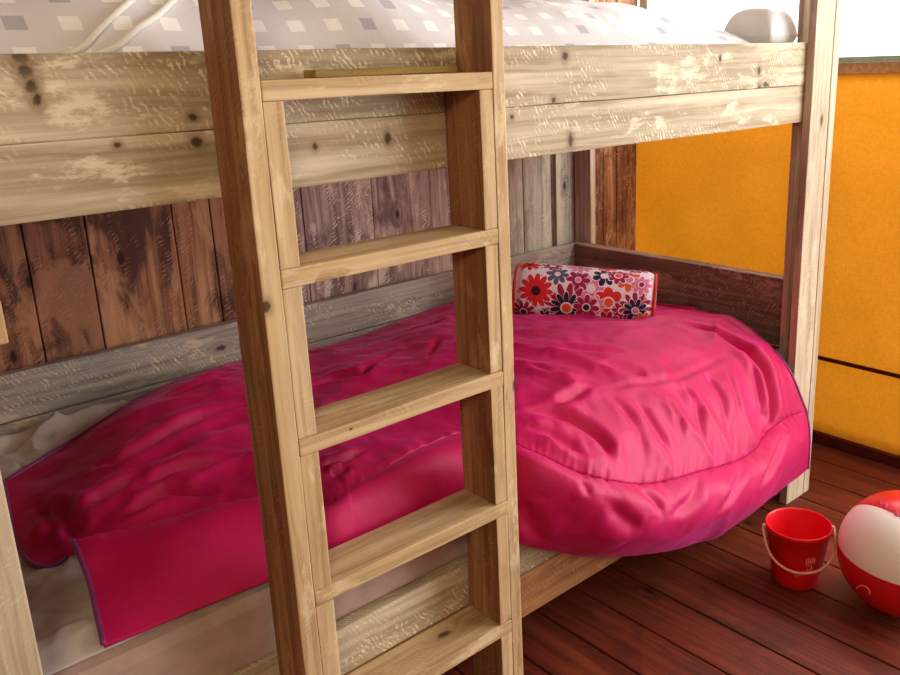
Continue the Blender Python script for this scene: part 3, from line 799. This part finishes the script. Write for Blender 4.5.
fa = Vector((la.y, -la.x, 0)); fa = -fa if fa.dot(fr) < 0 else fa
for s in (-1, 1):
    q = bc+la*s*.0905+Vector((0, 0, H-.010)); lugs.append(q)
    bm = bmesh.new(); bmesh.ops.create_uvsphere(bm, u_segments=16, v_segments=10, radius=.0062)
    for v in bm.verts: v.co = Vector((v.co.x, v.co.y, v.co.z))+q
    from_bm('lug', bm, M['handle'], bk, True)
mid = (lugs[0]+lugs[1])/2
pth = []
for k in range(41):
    a = PI*k/40
    dn = math.sin(a)**.7
    pth.append(tuple(mid-la*.0935*math.cos(a)+fa*.083*dn-Vector((0, 0, 1))*.092*dn))
from_bm('handle', tube_bm([pth], .0036, 10), M['handle'], bk, True)
# pale print on the side: a little crest above and a curved line of script below (strokes)
def on_bucket(a, z):
    r = .0645+(.0835-.0645)*(z-.03)/(H-.016-.03)+.0006
    d = fr*math.cos(a)+rt*math.sin(a); return tuple(bc+d*r+Vector((0, 0, z)))
strokes = []
for k in range(5): strokes.append([on_bucket(.34+.075*k+.02*t, .098+.013*math.sin(t*PI)+.002*(k % 2)) for t in (0, .3, .6, .9, 1.2)])
strokes.append([on_bucket(.34+.06*t, .094+.001*t) for t in range(7)])
strokes.append([on_bucket(.38+.05*t, .086) for t in range(5)])
for k in range(8):
    a0 = -.02+.085*k
    strokes.append([on_bucket(a0+.055*t, .048+.012*((k+t*2) % 2)*.7+.0028*k+.004*math.sin(t*9)) for t in (0, .25, .5, .75, 1.)])
from_bm('printed_crest', tube_bm(strokes, .0009, 5), M['print'], bk)

# ------------------------------------------------------------------ beach ball
bc2 = Vector((2.664, -.402, .1585)); BR = .158
ball = thing('beach_ball', 'inflatable red and white panelled beach ball on the deck floor beside the red bucket', 'ball', (bc2.x, bc2.y, 0))
view = (Vector((.6335, -1.1682, 1.3917))-bc2).normalized()
vr = Vector((0, 0, 1)).cross(view).normalized(); vu = view.cross(vr).normalized()
POLE = (-vr*.84+vu*.30-view*.42).normalized()
e1 = POLE.cross(view).normalized(); e2 = e1.cross(POLE).normalized()
def ball_pt(th, ph, r=BR): return bc2+(POLE*math.cos(th)+(e1*math.cos(ph)+e2*math.sin(ph))*math.sin(th))*r
OFF = math.radians(2); NP = 6
bm = bmesh.new(); nph, nth = 96, 48; rows = []
for i in range(1, nth):
    rows.append([bm.verts.new(ball_pt(PI*i/nth, 2*PI*k/nph+OFF, BR*(1-.004*math.exp(-((k % 16)/1.0)**2)))) for k in range(nph)])
t0 = bm.verts.new(ball_pt(0, 0)); t1 = bm.verts.new(ball_pt(PI, 0))
def pmat(k): return 1 if (k//(nph//NP)) % 2 == 1 else 0
for a, b_ in zip(rows, rows[1:]):
    for k in range(nph):
        f = bm.faces.new((a[k], b_[k], b_[(k+1) % nph], a[(k+1) % nph])); f.material_index = pmat(k)
for k in range(nph):
    f = bm.faces.new((t0, rows[0][k], rows[0][(k+1) % nph])); f.material_index = pmat(k)
    f = bm.faces.new((t1, rows[-1][(k+1) % nph], rows[-1][k])); f.material_index = pmat(k)
bmesh.ops.recalc_face_normals(bm, faces=bm.faces[:])
from_bm('skin', bm, [M['vinyl_red'], M['vinyl_white']], ball, True)

def ball_dir(a, b_):                                       # a to the right, b up, as fractions of the radius seen from the front
    d = vr*a+vu*b_; return bc2+(d+view*math.sqrt(max(0, 1-d.length_squared)))*(BR+.0006)
st = []
for k in range(9):
    a0 = -.42+.085*k; b0 = .70-.055*k*.55-.012*k
    st.append([ball_dir(a0+.05*t, b0+.035*math.sin(t*6+k*1.7)) for t in (0, .25, .5, .75, 1)])
    if k % 2: st.append([ball_dir(a0+.02, b0+.05), ball_dir(a0+.03, b0), ball_dir(a0+.028, b0-.04)])
from_bm('printed_lettering', tube_bm(st, .0016, 5), M['magenta_print'], ball)
st = [[ball_dir(-.50+.10*math.cos(t), -.70+.09*math.sin(t)) for t in [PI*k/12-.2 for k in range(13)]]]
from_bm('printed_ring', tube_bm(st, .0018, 5), M['print'], ball)

# ------------------------------------------------------------------ light
w = bpy.data.worlds.new('World'); bpy.context.scene.world = w; w.use_nodes = True
bg = w.node_tree.nodes['Background']; bg.inputs[0].default_value = (1.0, 1.0, 1.0, 1); bg.inputs[1].default_value = 2.0
def area(name, loc, target, size, energy, col=(1, 1, 1)):
    l = bpy.data.lights.new(name, 'AREA'); l.shape = 'RECTANGLE'; l.size, l.size_y = size; l.energy = energy; l.color = col
    o = bpy.data.objects.new(name, l); C.objects.link(o); o.location = loc
    o.rotation_euler = (Vector(target)-Vector(loc)).to_track_quat('-Z', 'Y').to_euler(); return o
area('added_daylight', (WX+.25, -1.35, 1.2), (1.4, .4, .9), (1.6, 2.0), 42, (.94, .97, 1))  # added light at the unseen opening, brightens the right end of the bed
area('daylight_window', (WX+.30, 0., 1.85), (0, -.4, 1.0), (2.2, .8), 28, (.94, .97, 1))
area('warm_fill', (-.2, -2.0, 2.2), (1.2, .6, .9), (.5, .5), 20, (1, .80, .55))  # added warm fill behind the camera for the left side

# ------------------------------------------------------------------ camera
cd = bpy.data.cameras.new('Camera'); cam = bpy.data.objects.new('Camera', cd); C.objects.link(cam)
y, p, r = [math.radians(a) for a in (41.9982, -15.6548, -1.9287)]
fwd = Vector((math.sin(y)*math.cos(p), math.cos(y)*math.cos(p), math.sin(p)))
rt_ = Vector((math.cos(y), -math.sin(y), 0)); up_ = rt_.cross(fwd)
r2 = rt_*math.cos(r)+up_*math.sin(r); u2 = -rt_*math.sin(r)+up_*math.cos(r)
mw = Matrix((r2, u2, -fwd)).transposed().to_4x4(); mw.translation = (.6335, -1.1682, 1.3917)
cam.matrix_world = mw
cd.sensor_width = 36; cd.lens = 854.3475*36/900; cd.clip_start = .02
cd.shift_x = (450-505.402)/900; cd.shift_y = (306.1145-337.5)/900
sc = bpy.context.scene; sc.camera = cam
sc.view_settings.view_transform = 'Standard'; sc.view_settings.look = 'None'
sc.view_settings.gamma = 1; sc.view_settings.use_curve_mapping = False; sc.view_settings.exposure = 0.38
